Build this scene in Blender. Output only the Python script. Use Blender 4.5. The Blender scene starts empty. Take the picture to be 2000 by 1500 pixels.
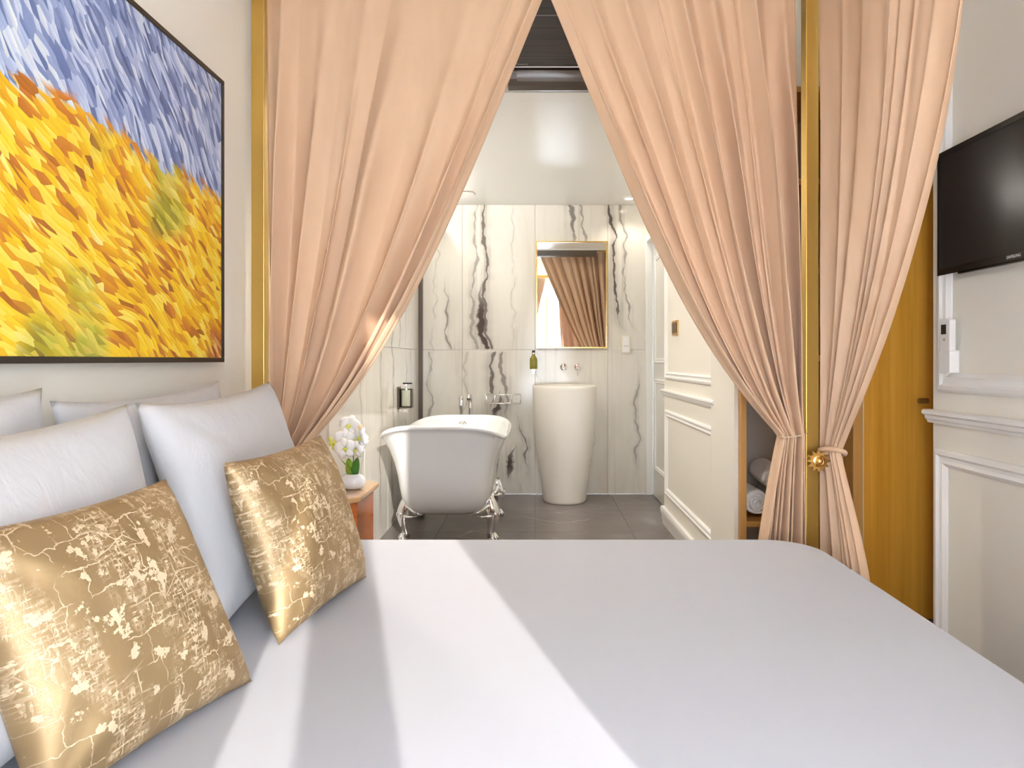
import bpy, bmesh, math, random
from mathutils import Vector, Matrix
from mathutils import noise as mnoise

random.seed(7)
scene = bpy.context.scene
COL = scene.collection
PI = math.pi
R = math.radians

# ------------------------------------------------------------------ camera
EYE = 1.065
cam_d = bpy.data.cameras.new('camera')
cam = bpy.data.objects.new('camera', cam_d)
COL.objects.link(cam)
cam.location = (0, 0, EYE)
cam.rotation_euler = (PI / 2, 0, 0)
cam_d.sensor_width = 36
cam_d.lens = 24.0
cam_d.shift_x = -0.0225
cam_d.shift_y = -0.0235
cam_d.clip_start = 0.02
scene.camera = cam

# ------------------------------------------------------------------ view
vs = scene.view_settings
vs.view_transform = 'Standard'
vs.look = 'None'
vs.gamma = 1.0
vs.use_curve_mapping = False
vs.exposure = 0.70

# ------------------------------------------------------------------ sky and sun
world = bpy.data.worlds.new('sky')
scene.world = world
world.use_nodes = True
bg = world.node_tree.nodes['Background']
bg.inputs['Color'].default_value = (0.78, 0.88, 1.0, 1)
bg.inputs['Strength'].default_value = 17.0

def add_light(name, kind, loc, energy, color=(1, 1, 1), **kw):
    d = bpy.data.lights.new(name, kind)
    d.energy = energy
    d.color = color
    for k, v in kw.items():
        setattr(d, k, v)
    o = bpy.data.objects.new(name, d)
    COL.objects.link(o)
    o.location = loc
    return o

SUN_K, SUN_T = 0.28, 0.34                      # sideways drift and drop per metre of depth
sun = add_light('sun', 'SUN', (1.2, -4, 3), 4.2, (1.0, 0.95, 0.88), angle=R(0.6))
sun.rotation_euler = Vector((-SUN_K, 1.0, -SUN_T)).to_track_quat('-Z', 'Y').to_euler()

# ------------------------------------------------------------------ materials
MATS = {}

def mat(name, color=(.8, .8, .8), rough=.5, metal=0.0, **kw):
    if name in MATS:
        return MATS[name]
    m = bpy.data.materials.new(name)
    m.use_nodes = True
    p = m.node_tree.nodes['Principled BSDF']
    p.inputs['Base Color'].default_value = (*color, 1)
    p.inputs['Roughness'].default_value = rough
    p.inputs['Metallic'].default_value = metal
    for k, v in kw.items():
        p.inputs[k.replace('_', ' ')].default_value = v
    MATS[name] = m
    return m

class NT:
    """small helper round a material's node tree"""
    def __init__(s, m):
        s.t = m.node_tree
        s.p = s.t.nodes['Principled BSDF']
    def n(s, kind, **kw):
        o = s.t.nodes.new(kind)
        for k, v in kw.items():
            setattr(o, k, v)
        return o
    def l(s, a, b):
        s.t.links.new(a, b)
    def val(s, x, sock):
        if isinstance(x, (int, float)):
            sock.default_value = x
        elif isinstance(x, tuple):
            sock.default_value = x
        else:
            s.l(x, sock)
    def math(s, op, a, b=0.0, c=0.0, clamp=False):
        o = s.n('ShaderNodeMath', operation=op, use_clamp=clamp)
        s.val(a, o.inputs[0]); s.val(b, o.inputs[1]); s.val(c, o.inputs[2])
        return o.outputs[0]
    def mix(s, f, a, b):
        o = s.n('ShaderNodeMix', data_type='RGBA')
        s.val(f, o.inputs[0])
        s.val(a if not isinstance(a, tuple) else (*a, 1), o.inputs[6])
        s.val(b if not isinstance(b, tuple) else (*b, 1), o.inputs[7])
        return o.outputs[2]
    def pos(s):
        return s.n('ShaderNodeNewGeometry').outputs['Position']
    def obj(s):
        return s.n('ShaderNodeTexCoord').outputs['Object']
    def uv(s):
        return s.n('ShaderNodeTexCoord').outputs['UV']
    def sep(s, v):
        o = s.n('ShaderNodeSeparateXYZ'); s.l(v, o.inputs[0]); return o.outputs
    def comb(s, x, y, z):
        o = s.n('ShaderNodeCombineXYZ')
        for a, b in zip((x, y, z), o.inputs):
            s.val(a, b)
        return o.outputs[0]
    def mapped(s, v, scale=(1, 1, 1), rot=(0, 0, 0), loc=(0, 0, 0)):
        o = s.n('ShaderNodeMapping'); s.l(v, o.inputs[0])
        o.inputs['Scale'].default_value = scale
        o.inputs['Rotation'].default_value = rot
        o.inputs['Location'].default_value = loc
        return o.outputs[0]
    def noise(s, v, scale, detail=3, rough=.5, dist=0.0, out='Fac'):
        o = s.n('ShaderNodeTexNoise')
        s.l(v, o.inputs['Vector'])
        o.inputs['Scale'].default_value = scale
        o.inputs['Detail'].default_value = detail
        o.inputs['Roughness'].default_value = rough
        o.inputs['Distortion'].default_value = dist
        return o.outputs[0 if out == 'Fac' else 1]
    def ramp(s, f, stops, interp='LINEAR'):
        o = s.n('ShaderNodeValToRGB'); s.val(f, o.inputs[0])
        e = o.color_ramp.elements
        o.color_ramp.interpolation = interp
        while len(e) < len(stops):
            e.new(.5)
        for i, (pp, c) in enumerate(stops):
            e[i].position = pp
            e[i].color = (*c, 1) if len(c) == 3 else c
        return o.outputs[0]
    def smooth(s, x, lo, hi, a=0.0, b=1.0):
        o = s.n('ShaderNodeMapRange', interpolation_type='SMOOTHSTEP')
        s.val(x, o.inputs[0])
        for i, v in enumerate((lo, hi, a, b)):
            s.val(v, o.inputs[i + 1])
        return o.outputs[0]
    def bump(s, h, strength=.2, dist=.01):
        o = s.n('ShaderNodeBump')
        o.inputs['Strength'].default_value = strength
        o.inputs['Distance'].default_value = dist
        s.l(h, o.inputs['Height'])
        s.l(o.outputs[0], s.p.inputs['Normal'])
        return o

def g3(v):
    return (v, v, v)

M_PAINT = mat('cream_wall_paint', (.84, .80, .715), .55)
def _f():
    t = NT(M_PAINT)
    t.bump(t.noise(t.pos(), 160, 2), .05, .002)
_f()
M_TRIM = mat('white_gloss_trim_paint', (.90, .885, .86), .32)
M_CEIL = mat('white_ceiling_paint', (.86, .86, .85), .6)
M_GLOSSCEIL = mat('white_satin_ceiling', (.84, .84, .82), .28)
M_GOLD = mat('brushed_gold', (.62, .40, .10), .38, .75)
M_BRASS = mat('polished_brass', (.78, .55, .20), .22, 1.0)
M_CHROME = mat('chrome', (.86, .86, .87), .07, 1.0)
M_BLACK = mat('black_plastic', (.012, .011, .010), .35)
M_DARKMETAL = mat('dark_bronze_metal', (.11, .085, .07), .38, .6)
M_ENAMEL = mat('white_enamel', (.90, .91, .91), .10, Coat_Weight=.5)
M_STONE = mat('matt_white_solid_surface', (.80, .755, .685), .38)
M_WHITEPLASTIC = mat('white_plastic', (.84, .82, .80), .35)
M_MIRROR = mat('mirror_silver', (.93, .93, .92), .01, 1.0)

# linen
M_LINEN = mat('white_cotton_sheet', (.455, .465, .515), .75, Sheen_Weight=.15)
def _f():
    t = NT(M_LINEN)
    h = t.noise(t.pos(), 7, 4, .55)
    t.bump(h, .10, .02)
_f()
M_PILLOW = mat('white_cotton_pillowcase', (.55, .54, .55), .8, Sheen_Weight=.2)
def _f():
    t = NT(M_PILLOW)
    t.bump(t.noise(t.mapped(t.pos(), (1, 1.6, .8)), 9, 4, .55, .6), .28, .02)
_f()
M_TOWEL = mat('white_terry_towel', (.90, .88, .87), .95, Sheen_Weight=.4)
def _f():
    t = NT(M_TOWEL)
    t.bump(t.noise(t.pos(), 260, 2), .7, .004)
_f()

# curtain velvet
M_CURTAIN = mat('blush_velvet', (.66, .425, .29), .62, Sheen_Weight=.25, Sheen_Roughness=.45)
def _f():
    t = NT(M_CURTAIN)
    n = t.noise(t.mapped(t.pos(), (1, 1, .25)), 22, 3)
    c = t.mix(n, (.70, .465, .295), (.80, .55, .365))
    t.l(c, t.p.inputs['Base Color'])
    t.p.inputs['Sheen Tint'].default_value = (1, .80, .64, 1)
    t.bump(t.noise(t.pos(), 420, 2), .12, .002)
    # thin cloth lets a little light through
    tr = t.n('ShaderNodeBsdfTranslucent')
    tr.inputs['Color'].default_value = (.60, .33, .20, 1)
    mx = t.n('ShaderNodeMixShader')
    mx.inputs[0].default_value = .10
    out = t.t.nodes['Material Output']
    t.l(t.p.outputs[0], mx.inputs[1]); t.l(tr.outputs[0], mx.inputs[2]); t.l(mx.outputs[0], out.inputs['Surface'])
_f()

# oak veneer
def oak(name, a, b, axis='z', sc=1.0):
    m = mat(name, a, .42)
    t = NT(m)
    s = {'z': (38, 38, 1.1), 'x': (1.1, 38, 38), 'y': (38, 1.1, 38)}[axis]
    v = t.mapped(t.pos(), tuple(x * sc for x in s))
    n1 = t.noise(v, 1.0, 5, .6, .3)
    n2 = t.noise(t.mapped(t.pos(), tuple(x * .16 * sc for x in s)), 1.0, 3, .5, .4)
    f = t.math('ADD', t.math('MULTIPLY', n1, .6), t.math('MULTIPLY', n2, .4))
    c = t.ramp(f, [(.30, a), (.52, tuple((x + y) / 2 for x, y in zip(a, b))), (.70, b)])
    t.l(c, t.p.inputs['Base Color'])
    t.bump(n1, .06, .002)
    return m
M_OAK = oak('golden_oak_veneer', (.60, .265, .018), (.84, .43, .06))
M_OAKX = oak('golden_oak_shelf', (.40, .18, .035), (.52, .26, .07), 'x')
M_OAKEDGE = oak('oak_edge', (.50, .24, .055), (.62, .33, .10))

# grey stone floor
M_FLOOR = mat('grey_marble_floor', (.15, .13, .12), .28)
def _f():
    t = NT(M_FLOOR)
    p = t.pos()
    cl = t.noise(p, 3.2, 6, .6, .5)
    base = t.ramp(cl, [(.3, (.125, .105, .098)), (.7, (.205, .178, .165))])
    w = t.noise(p, 2.0, 3, .5, out='Color')
    vv = t.n('ShaderNodeVectorMath', operation='MULTIPLY_ADD')
    t.l(w, vv.inputs[0]); vv.inputs[1].default_value = (.35, .35, 0); t.l(p, vv.inputs[2])
    vor = t.n('ShaderNodeTexVoronoi', feature='DISTANCE_TO_EDGE')
    t.l(t.mapped(vv.outputs[0], (1.5, 3.6, 1), (0, 0, .5)), vor.inputs['Vector'])
    vor.inputs['Scale'].default_value = 1.0
    line = t.smooth(vor.outputs['Distance'], .0, .014, 1, 0)
    gate = t.smooth(t.noise(p, 1.7, 2), .5, .62)
    f = t.math('MULTIPLY', t.math('MULTIPLY', line, gate), .55)
    t.l(t.mix(f, base, (.55, .5, .47)), t.p.inputs['Base Color'])
_f()

# book-matched white marble with dark vertical veins; each vein has its own place on the wall
def marble(name, axis, veins, seed):
    m = mat(name, (.74, .69, .60), .12, Specular_IOR_Level=.32)
    t = NT(m)
    p = t.pos()
    x, y, z = t.sep(p)
    u = x if axis == 'x' else y
    q = t.comb(t.math('ADD', u, seed), 0.0, z)
    warm = t.noise(t.mapped(q, (2.2, 1, .55)), 1.6, 5, .6, .6)
    col = t.ramp(warm, [(.25, (.64, .605, .535)), (.5, (.75, .715, .645)), (.75, (.81, .785, .725))])
    streak = t.noise(t.mapped(q, (16, 1, .35)), 1.2, 4, .6, .8)
    col = t.mix(t.math('MULTIPLY', t.smooth(streak, .55, .75), .30), col, (.46, .42, .35))
    wob = t.math('MULTIPLY', t.math('SUBTRACT', t.noise(t.mapped(q, (.7, 1, 2.4)), 1.5, 2, .55), .5), .24)
    fine = t.math('MULTIPLY', t.math('SUBTRACT', t.noise(t.mapped(q, (3, 1, 6)), 2.0, 2, .5), .5), .030)
    thick = t.noise(t.mapped(q, (4, 1, 5.5)), 1.3, 3, .6)
    shift = t.math('ADD', wob, fine)
    tot = 0.0
    for (u0, z0, z1, w, dark, sl) in veins:
        c = t.math('ADD', t.math('MULTIPLY', t.math('SUBTRACT', z, (z0 + z1) / 2), sl), u0)
        d = t.math('ABSOLUTE', t.math('ADD', t.math('SUBTRACT', u, c), shift))
        t0 = .02 if (z0 > 1.1 and z0 < 1.2) else min(.28, (z1 - z0) * .45)
        t1 = .02 if (z1 > 2.25 or 1.1 < z1 < 1.2) else min(.34, (z1 - z0) * .5)
        e = t.math('MULTIPLY', t.smooth(z, z0, z0 + t0), t.smooth(z, z1 - t1, z1, 1, 0))
        ww = t.math('MULTIPLY', t.math('MULTIPLY', t.smooth(thick, .30, .72, .10, 1.5), w), t.math('ADD', t.math('MULTIPLY', e, .9), .1))
        a = t.smooth(t.math('DIVIDE', d, ww), .35, 1.0, 1, 0)
        halo = t.math('MULTIPLY', t.smooth(d, 0.0, w * 3.6, .42, 0), t.smooth(streak, .35, .62))
        e = t.math('POWER', e, .5)
        f = t.math('MULTIPLY', t.math('MULTIPLY', t.math('MAXIMUM', a, halo), e), dark)
        tot = f if isinstance(tot, float) else t.math('MAXIMUM', tot, f)
    col = t.mix(tot, col, (.085, .065, .06))
    t.l(col, t.p.inputs['Base Color'])
    return m

M_MARBLE_BACK = marble('white_marble_dark_veins', 'x', [
    (-.475, 1.14, 2.31, .018, .55, .03), (-.385, 1.14, 2.31, .022, .85, -.02), (-.41, 1.14, 1.72, .042, 1.0, .02),
    (-.70, 1.14, 1.75, .013, .65, -.03), (-.80, 1.0, 2.3, .008, .25, .02),
    (-.17, 1.14, 2.3, .008, .22, .01), (.27, 1.95, 2.31, .026, .75, .02), (.36, 1.9, 2.31, .016, .6, -.01),
    (.63, 1.25, 2.31, .024, .95, -.06), (.72, 1.25, 2.31, .016, .60, -.05),
    (-.35, .60, 1.14, .026, .85, .07), (-.24, .55, 1.14, .028, .70, -.10), (-.30, .55, .85, .06, .95, .1),
    (-.20, .08, .42, .040, 1.0, .12), (-.10, .10, .70, .016, .75, -.16), (-.56, .4, 1.14, .010, .35, 0),
    (-.84, .3, 1.14, .014, .5, 0), (.05, .6, 1.14, .010, .25, -.12), (.81, .10, 1.1, .012, .55, .02), (.47, .1, .8, .008, .2, .03)], 0.0)
M_MARBLE_LEFT = marble('white_marble_grey_veins', 'y', [
    (4.42, .05, 2.3, .016, .70, 0), (4.86, .05, 2.3, .010, .45, 0), (5.05, .1, 1.15, .01, .4, 0),
    (3.62, .3, 2.3, .012, .4, 0), (4.08, .05, 1.15, .014, .5, 0), (4.65, 1.14, 2.3, .02, .5, .02)], 3.7)

# ------------------------------------------------------------------ mesh helpers
class MB:
    def __init__(s):
        s.v = []; s.f = []; s.uv = None
    def add(s, vs, fs):
        b = len(s.v)
        s.v += [tuple(v) for v in vs]
        s.f += [tuple(i + b for i in f) for f in fs]
        return s
    def box(s, x0, x1, y0, y1, z0, z1):
        return s.add([(x0, y0, z0), (x1, y0, z0), (x1, y1, z0), (x0, y1, z0), (x0, y0, z1), (x1, y0, z1), (x1, y1, z1), (x0, y1, z1)],
                     [(3, 2, 1, 0), (4, 5, 6, 7), (0, 1, 5, 4), (1, 2, 6, 5), (2, 3, 7, 6), (3, 0, 4, 7)])
    def rings(s, rings, cap0=True, cap1=True, closed=True):
        n = len(rings[0]); vs = [p for r in rings for p in r]; fs = []
        for k in range(len(rings) - 1):
            for i in range(n if closed else n - 1):
                j = (i + 1) % n
                fs.append((k * n + i, k * n + j, (k + 1) * n + j, (k + 1) * n + i))
        if cap0: fs.append(tuple(reversed(range(n))))
        if cap1: fs.append(tuple(range((len(rings) - 1) * n, len(rings) * n)))
        return s.add(vs, fs)
    def tube(s, pts, rad, seg=10, cap=True, flat=None):
        pts = [Vector(p) for p in pts]
        if not isinstance(rad, (list, tuple)): rad = [rad] * len(pts)
        up = None; rings = []
        for i, p in enumerate(pts):
            t = (pts[min(i + 1, len(pts) - 1)] - pts[max(i - 1, 0)]).normalized()
            if up is None:
                a = Vector((0, 0, 1)) if abs(t.z) < .9 else Vector((1, 0, 0))
                up = (a - t * a.dot(t)).normalized()
            else:
                up = (up - t * up.dot(t)).normalized()
            w = t.cross(up)
            k = flat if flat else 1.0
            rings.append([p + (w * math.cos(2 * PI * j / seg) + up * math.sin(2 * PI * j / seg) * k) * rad[i] for j in range(seg)])
        return s.rings(rings, cap, cap)
    def lathe(s, prof, c=(0, 0, 0), seg=32, axis='z', cap0=True, cap1=True):
        rings = []
        for r, h in prof:
            ring = []
            for j in range(seg):
                a = 2 * PI * j / seg
                u, v = r * math.cos(a), r * math.sin(a)
                q = {'z': (u, v, h), 'y': (u, h, -v), 'x': (h, u, v)}[axis]
                ring.append((c[0] + q[0], c[1] + q[1], c[2] + q[2]))
            rings.append(ring)
        return s.rings(rings, cap0, cap1)
    def ball(s, c, r, seg=12, sx=1, sy=1, sz=1):
        prof = []
        rings = []
        for k in range(seg // 2 + 1):
            a = -PI / 2 + PI * k / (seg // 2)
            rr = max(math.cos(a), .02) * r
            rings.append([(c[0] + rr * math.cos(2 * PI * j / seg) * sx, c[1] + rr * math.sin(2 * PI * j / seg) * sy, c[2] + math.sin(a) * r * sz) for j in range(seg)])
        return s.rings(rings)
    def prism(s, poly, axis, a, b):
        """extrude a closed 2-D outline along an axis: poly in (y,z) for x, (x,z) for y, (x,y) for z"""
        def q(p, h):
            return {'x': (h, p[0], p[1]), 'y': (p[0], h, p[1]), 'z': (p[0], p[1], h)}[axis]
        return s.rings([[q(p, a) for p in poly], [q(p, b) for p in poly]])
    def grid(s, fn, nu, nv):
        vs = [fn(i / nu, j / nv) for j in range(nv + 1) for i in range(nu + 1)]
        fs = [(j * (nu + 1) + i, j * (nu + 1) + i + 1, (j + 1) * (nu + 1) + i + 1, (j + 1) * (nu + 1) + i) for j in range(nv) for i in range(nu)]
        return s.add(vs, fs)

BASE = {}

def mesh_of(name, mb, m, smooth=False, off=(0, 0, 0), bevel=0.0, bseg=2, fixn=True):
    me = bpy.data.meshes.new(name)
    o = Vector(off)
    me.from_pydata([Vector(v) - o for v in mb.v], [], mb.f)
    if fixn or bevel:
        bm = bmesh.new(); bm.from_mesh(me)
        if fixn: bmesh.ops.recalc_face_normals(bm, faces=bm.faces)
        if bevel:
            es = [e for e in bm.edges if len(e.link_faces) == 2 and e.calc_face_angle(0) > R(30)]
            bmesh.ops.bevel(bm, geom=es, offset=bevel, segments=bseg, profile=.5, affect='EDGES', clamp_overlap=True)
        bm.to_mesh(me); bm.free()
    me.materials.append(m)
    if smooth:
        if smooth is True:
            for p in me.polygons: p.use_smooth = True
        else:
            for p in me.polygons: p.use_smooth = True
            me.set_sharp_from_angle(angle=R(smooth))
    return me

def tag(o, label=None, cat=None, group=None, kind=None):
    if label: o['label'] = label
    if cat: o['category'] = cat
    if group: o['group'] = group
    if kind: o['kind'] = kind
    return o

def thing(name, label, cat, loc, group=None):
    o = bpy.data.objects.new(name, None)
    o.empty_display_size = .05
    COL.objects.link(o)
    o.location = loc
    BASE[o] = Vector(loc)
    return tag(o, label, cat, group)

def part(name, mb, m, parent, smooth=False, bevel=0.0, label=None, at=None, me=None, bseg=2):
    """mesh child; mb in world coordinates, or round its own origin when at (world place) is given"""
    b = BASE[parent]
    if me is None:
        me = mesh_of(name, mb, m, smooth, (0, 0, 0) if at is not None else b, bevel, bseg)
    o = bpy.data.objects.new(name, me)
    COL.objects.link(o)
    o.parent = parent
    if at is not None:
        o.location = Vector(at) - b
        BASE[o] = Vector(at)
    else:
        BASE[o] = b
    if label: o['label'] = label
    return o

def single(name, mb, m, label=None, cat=None, group=None, kind=None, smooth=False, bevel=0.0, bseg=2):
    xs = [v[0] for v in mb.v]; ys = [v[1] for v in mb.v]; zs = [v[2] for v in mb.v]
    b = Vector(((min(xs) + max(xs)) / 2, (min(ys) + max(ys)) / 2, min(zs)))
    me = mesh_of(name, mb, m, smooth, b, bevel, bseg)
    o = bpy.data.objects.new(name, me)
    COL.objects.link(o)
    o.location = b
    BASE[o] = b
    return tag(o, label, cat, group, kind)

def struct(name, mb, m, **kw):
    return single(name, mb, m, kind='structure', **kw)

def solidify(o, th, offset=0):
    md = o.modifiers.new('thickness', 'SOLIDIFY'); md.thickness = th; md.offset = offset

# ================================================================== THE ROOM
XL, XR = -1.02, 1.435                 # bedroom side walls
YW = -0.62                            # window wall behind the camera
YB = 5.42                             # marble wall of the bathroom
ZC, ZB = 2.75, 2.297                  # bedroom and bathroom ceilings
YK = 3.14                             # bulkhead above the bathroom opening
XBL, XBR = -.92, .842                 # bathroom side walls
XD = .926                             # recessed door wall

sub = struct('floor', MB().box(-1.3, 2.2, -.8, 5.6, -.12, -.012), M_FLOOR)
# floor tiles of the bathroom
tw = .60
tile_mesh = mesh_of('floor_tile', MB().box(0, tw - .002, 0, tw - .002, -.012, 0), M_FLOOR, False, (0, 0, 0), .001, 1)
yy = YB - tw
while yy > 1.5:
    xx = -1.2
    while xx < 1.9:
        part('floor_tile', None, None, sub, at=(xx, yy, 0), me=tile_mesh)
        xx += tw
    yy -= tw
part('bedroom_boards', MB().box(-1.3, 2.2, -.8, yy + tw - .002, -.012, 0), M_OAKX, sub)

wl = struct('wall_left', MB().box(XL - .12, XL, YW - .12, 3.05, 0, ZC), M_PAINT)
wr = struct('wall_right', MB().box(XR, XR + .10, YW - .12, 2.46, 0, ZC), M_PAINT)
struct('wall_niche', MB().box(1.74, 2.0, 2.46, 3.6, 0, ZC).box(XR + .10, 2.0, 2.36, 2.46, 0, ZC).box(.842, 1.74, 2.85, YK, 2.195, ZC), M_PAINT)
struct('wall_bulkhead', MB().box(XL - .12, 2.0, YK, YK + .08, ZB - .002, ZC), M_CEIL)
struct('ceiling', MB().box(XL - .12, 2.0, YW - .12, YK, ZC, ZC + .1), M_CEIL)
struct('ceiling_bathroom', MB().box(-1.14, 2.0, YK + .08, YB + .15, ZB, ZB + .08), M_GLOSSCEIL)
# window wall with a tall french window
WX0, WX1, WZ0, WZ1 = -.42, .92, .08, 2.32
struct('wall_window', MB().box(XL - .12, WX0, YW - .12, YW, 0, ZC).box(WX1, XR + .1, YW - .12, YW, 0, ZC)
       .box(WX0, WX1, YW - .12, YW, WZ1, ZC).box(WX0, WX1, YW - .12, YW, 0, WZ0), M_PAINT)
w = struct('window_1', MB().box(WX0, WX0 + .07, YW - .09, YW - .03, WZ0, WZ1).box(WX1 - .07, WX1, YW - .09, YW - .03, WZ0, WZ1)
           .box(WX0 + .07, WX1 - .07, YW - .09, YW - .03, WZ1 - .06, WZ1).box(WX0 + .07, WX1 - .07, YW - .09, YW - .03, WZ0, WZ0 + .10), M_TRIM)
part('meeting_stile', MB().box(.125, .265, YW - .10, YW - .02, WZ0, WZ1), M_TRIM, w, bevel=.006)
M_PANE = bpy.data.materials.new('window_pane'); M_PANE.use_nodes = True
def _f():
    nt = M_PANE.node_tree; nt.nodes.clear()
    o = nt.nodes.new('ShaderNodeOutputMaterial'); a = nt.nodes.new('ShaderNodeBsdfTransparent'); b = nt.nodes.new('ShaderNodeBsdfGlossy')
    b.inputs['Roughness'].default_value = .02; mx = nt.nodes.new('ShaderNodeMixShader'); mx.inputs[0].default_value = .05
    nt.links.new(a.outputs[0], mx.inputs[1]); nt.links.new(b.outputs[0], mx.inputs[2]); nt.links.new(mx.outputs[0], o.inputs[0])
_f()
for a, b in ((WX0 + .07, .125), (.265, WX1 - .07)):
    part('pane', MB().box(a, b, YW - .063, YW - .057, WZ0 + .10, WZ1 - .06), M_PANE, w)
part('espagnolette', MB().tube([(.195, YW - .012, .3), (.195, YW - .012, 2.1)], .008, 8), M_BRASS, w, smooth=40)

# ---- picture-frame mouldings
def moulding_profile(wd, th):
    """(across, out) cross-section of a panel moulding"""
    return [(0, 0), (0, th * .55), (wd * .12, th * .9), (wd * .30, th), (wd * .42, th * .62), (wd * .60, th * .55), (wd * .78, th * .8), (wd * .9, th * .5), (wd, th * .25), (wd, 0)]

def wall_bar(mb, wall_x, nx, y0, z0, y1, z1, wd, th, mit0=0, mit1=0):
    """a moulding bar on an x = const wall; runs from (y0,z0) to (y1,z1), its width on the left-hand side; nx = side it sticks out to"""
    a = Vector((y0, z0)); b = Vector((y1, z1)); t = (b - a).normalized(); n = Vector((-t.y, t.x))
    rings = []
    for end, p, mit in ((0, a, mit0), (1, b, mit1)):
        ring = []
        for (ac, out) in moulding_profile(wd, th):
            q = p + n * ac + t * (ac * mit)
            ring.append((wall_x + nx * out, q.x, q.y))
        rings.append(ring)
    mb.rings(rings)

def wall_frame(parent, wall_x, nx, y0, y1, z0, z1, wd, th):
    """four mitred bars round a panel; each bar a piece of its own"""
    for (p, q) in (((y0, z0), (y1, z0)), ((y1, z0), (y1, z1)), ((y1, z1), (y0, z1)), ((y0, z1), (y0, z0))):
        mb = MB(); wall_bar(mb, wall_x, nx, p[0], p[1], q[0], q[1], wd, th, 1, -1)
        part('panel_moulding', mb, M_TRIM, parent, smooth=30)

def rail_bar(parent, name, wall_x, nx, y0, y1, z0, z1, th):
    h = z1 - z0
    prof = [(0, z0), (th * .35, z0), (th * .45, z0 + h * .2), (th * .62, z0 + h * .3), (th * .7, z0 + h * .55), (th, z0 + h * .68), (th, z0 + h * .9), (th * .8, z1), (0, z1)]
    mb = MB().rings([[(wall_x + nx * o, y, z) for o, z in prof] for y in (y0, y1)])
    part(name, mb, M_TRIM, parent, smooth=30)

# bedroom right wall panelling
wall_frame(wr, XR, -1, .30, 2.412, .955, 2.55, .066, .020)
wall_frame(wr, XR, -1, .30, 2.43, .025, .752, .060, .020)
rail_bar(wr, 'chair_rail', XR, -1, YW, 2.475, .840, .888, .034)
# bedroom left wall: a panel edge beside the gold post
wall_frame(wl, XL, 1, .1, 2.36, .16, .72, .05, .016)
rail_bar(wl, 'skirting', XL, 1, YW, 3.05, 0, .11, .02)

# ---- bathroom walls
wb = struct('wall_back', MB().box(-1.14, 1.1, YB + .012, YB + .15, 0, ZB), M_CEIL)
xs = [XBL, -.577, 0.0, .577, XD]
for i in range(4):
    for z0, z1 in ((0, 1.146), (1.146, ZB)):
        part('marble_tile', MB().box(xs[i] + .001, xs[i + 1] - .001, YB, YB + .012, z0 + .001, z1 - .001), M_MARBLE_BACK, wb, bevel=.0012, bseg=1)
wbl = struct('wall_bathroom_left', MB().box(XBL - .22, XBL - .012, 3.05, YB + .012, 0, ZB), M_CEIL)
ys = [3.05, 3.69, 4.27, 4.845, YB]
for i in range(4):
    for z0, z1 in ((0, 1.146), (1.146, ZB)):
        part('marble_tile', MB().box(XBL - .012, XBL, ys[i] + .001, ys[i + 1] - .001, z0 + .001, z1 - .001), M_MARBLE_LEFT, wbl, bevel=.0012, bseg=1)
struct('trim_1', MB().box(XBL, -.889, 5.385, YB, 0, ZB), M_DARKMETAL, bevel=.002)
wbr = struct('wall_bathroom_right', MB().box(XBR, .925, 3.205, 4.45, 0, ZB).box(.826, .8435, 2.832, 3.205, 0, ZB), M_PAINT)
wall_frame(wbr, XBR, -1, 3.19, 4.37, .945, 2.12, .045, .016)
wall_frame(wbr, XBR, -1, 3.19, 4.37, .205, .748, .045, .016)
rail_bar(wbr, 'chair_rail', XBR, -1, 3.15, 4.455, .838, .876, .026)
rail_bar(wbr, 'skirting', XBR, -1, 3.15, 4.46, 0, .115, .024)
struct('wall_door', MB().box(XD, 1.0, 4.45, YB, 2.04, ZB).box(XD + .06, 1.0, 4.45, YB, 0, 2.04), M_PAINT)
struct('trim_2', MB().box(.874, XD, 5.372, YB - .001, 0, 2.04).box(.874, XD, 4.451, 5.372, 1.99, 2.04), M_TRIM, bevel=.006)
dr = struct('door_1', MB().box(.930, .972, 4.47, 5.365, .006, 1.985), mat('white_gloss_door', (.74, .72, .65), .08), bevel=.003)
for z0, z1 in ((.22, .92), (1.04, 1.86)):
    for (p, q) in (((4.58, z0), (5.27, z0)), ((5.27, z0), (5.27, z1)), ((5.27, z1), (4.58, z1)), ((4.58, z1), (4.58, z0))):
        mb = MB(); wall_bar(mb, .930, -1, p[0], p[1], q[0], q[1], .035, .011, 1, -1)
        part('panel_moulding', mb, M_TRIM, dr, smooth=30)
mb = MB().lathe([(.024, .930), (.024, .922), (.010, .918), (.009, .90), (.018, .893), (.022, .882), (.017, .872), (.001, .868)], (0, 4.55, 1.01), 20, 'x')
part('door_knob', mb, M_BRASS, dr, smooth=40)

# ================================================================== THE BED
ZBED = .482
def rrect(x0, x1, y0, y1, r, n=10):
    out = []
    for cx, cy, a0 in ((x1 - r, y1 - r, 0), (x0 + r, y1 - r, 90), (x0 + r, y0 + r, 180), (x1 - r, y0 + r, 270)):
        for k in range(n + 1):
            a = R(a0 + 90 * k / n)
            out.append((cx + r * math.cos(a), cy + r * math.sin(a)))
    return out

def soft_slab(x0, x1, y0, y1, z0, z1, r, er):
    rings = []
    for k in range(9):
        a = PI / 2 * k / 8
        ins = er * (1 - math.cos(a)); z = z1 - er * (1 - math.sin(a))
        rings.append([(p[0], p[1], z) for p in rrect(x0 + ins, x1 - ins, y0 + ins, y1 - ins, max(r - ins, .02))])
    bot = [[(p[0], p[1], z0) for p in rrect(x0, x1, y0, y1, r)]]
    return MB().rings(bot + rings)

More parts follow.
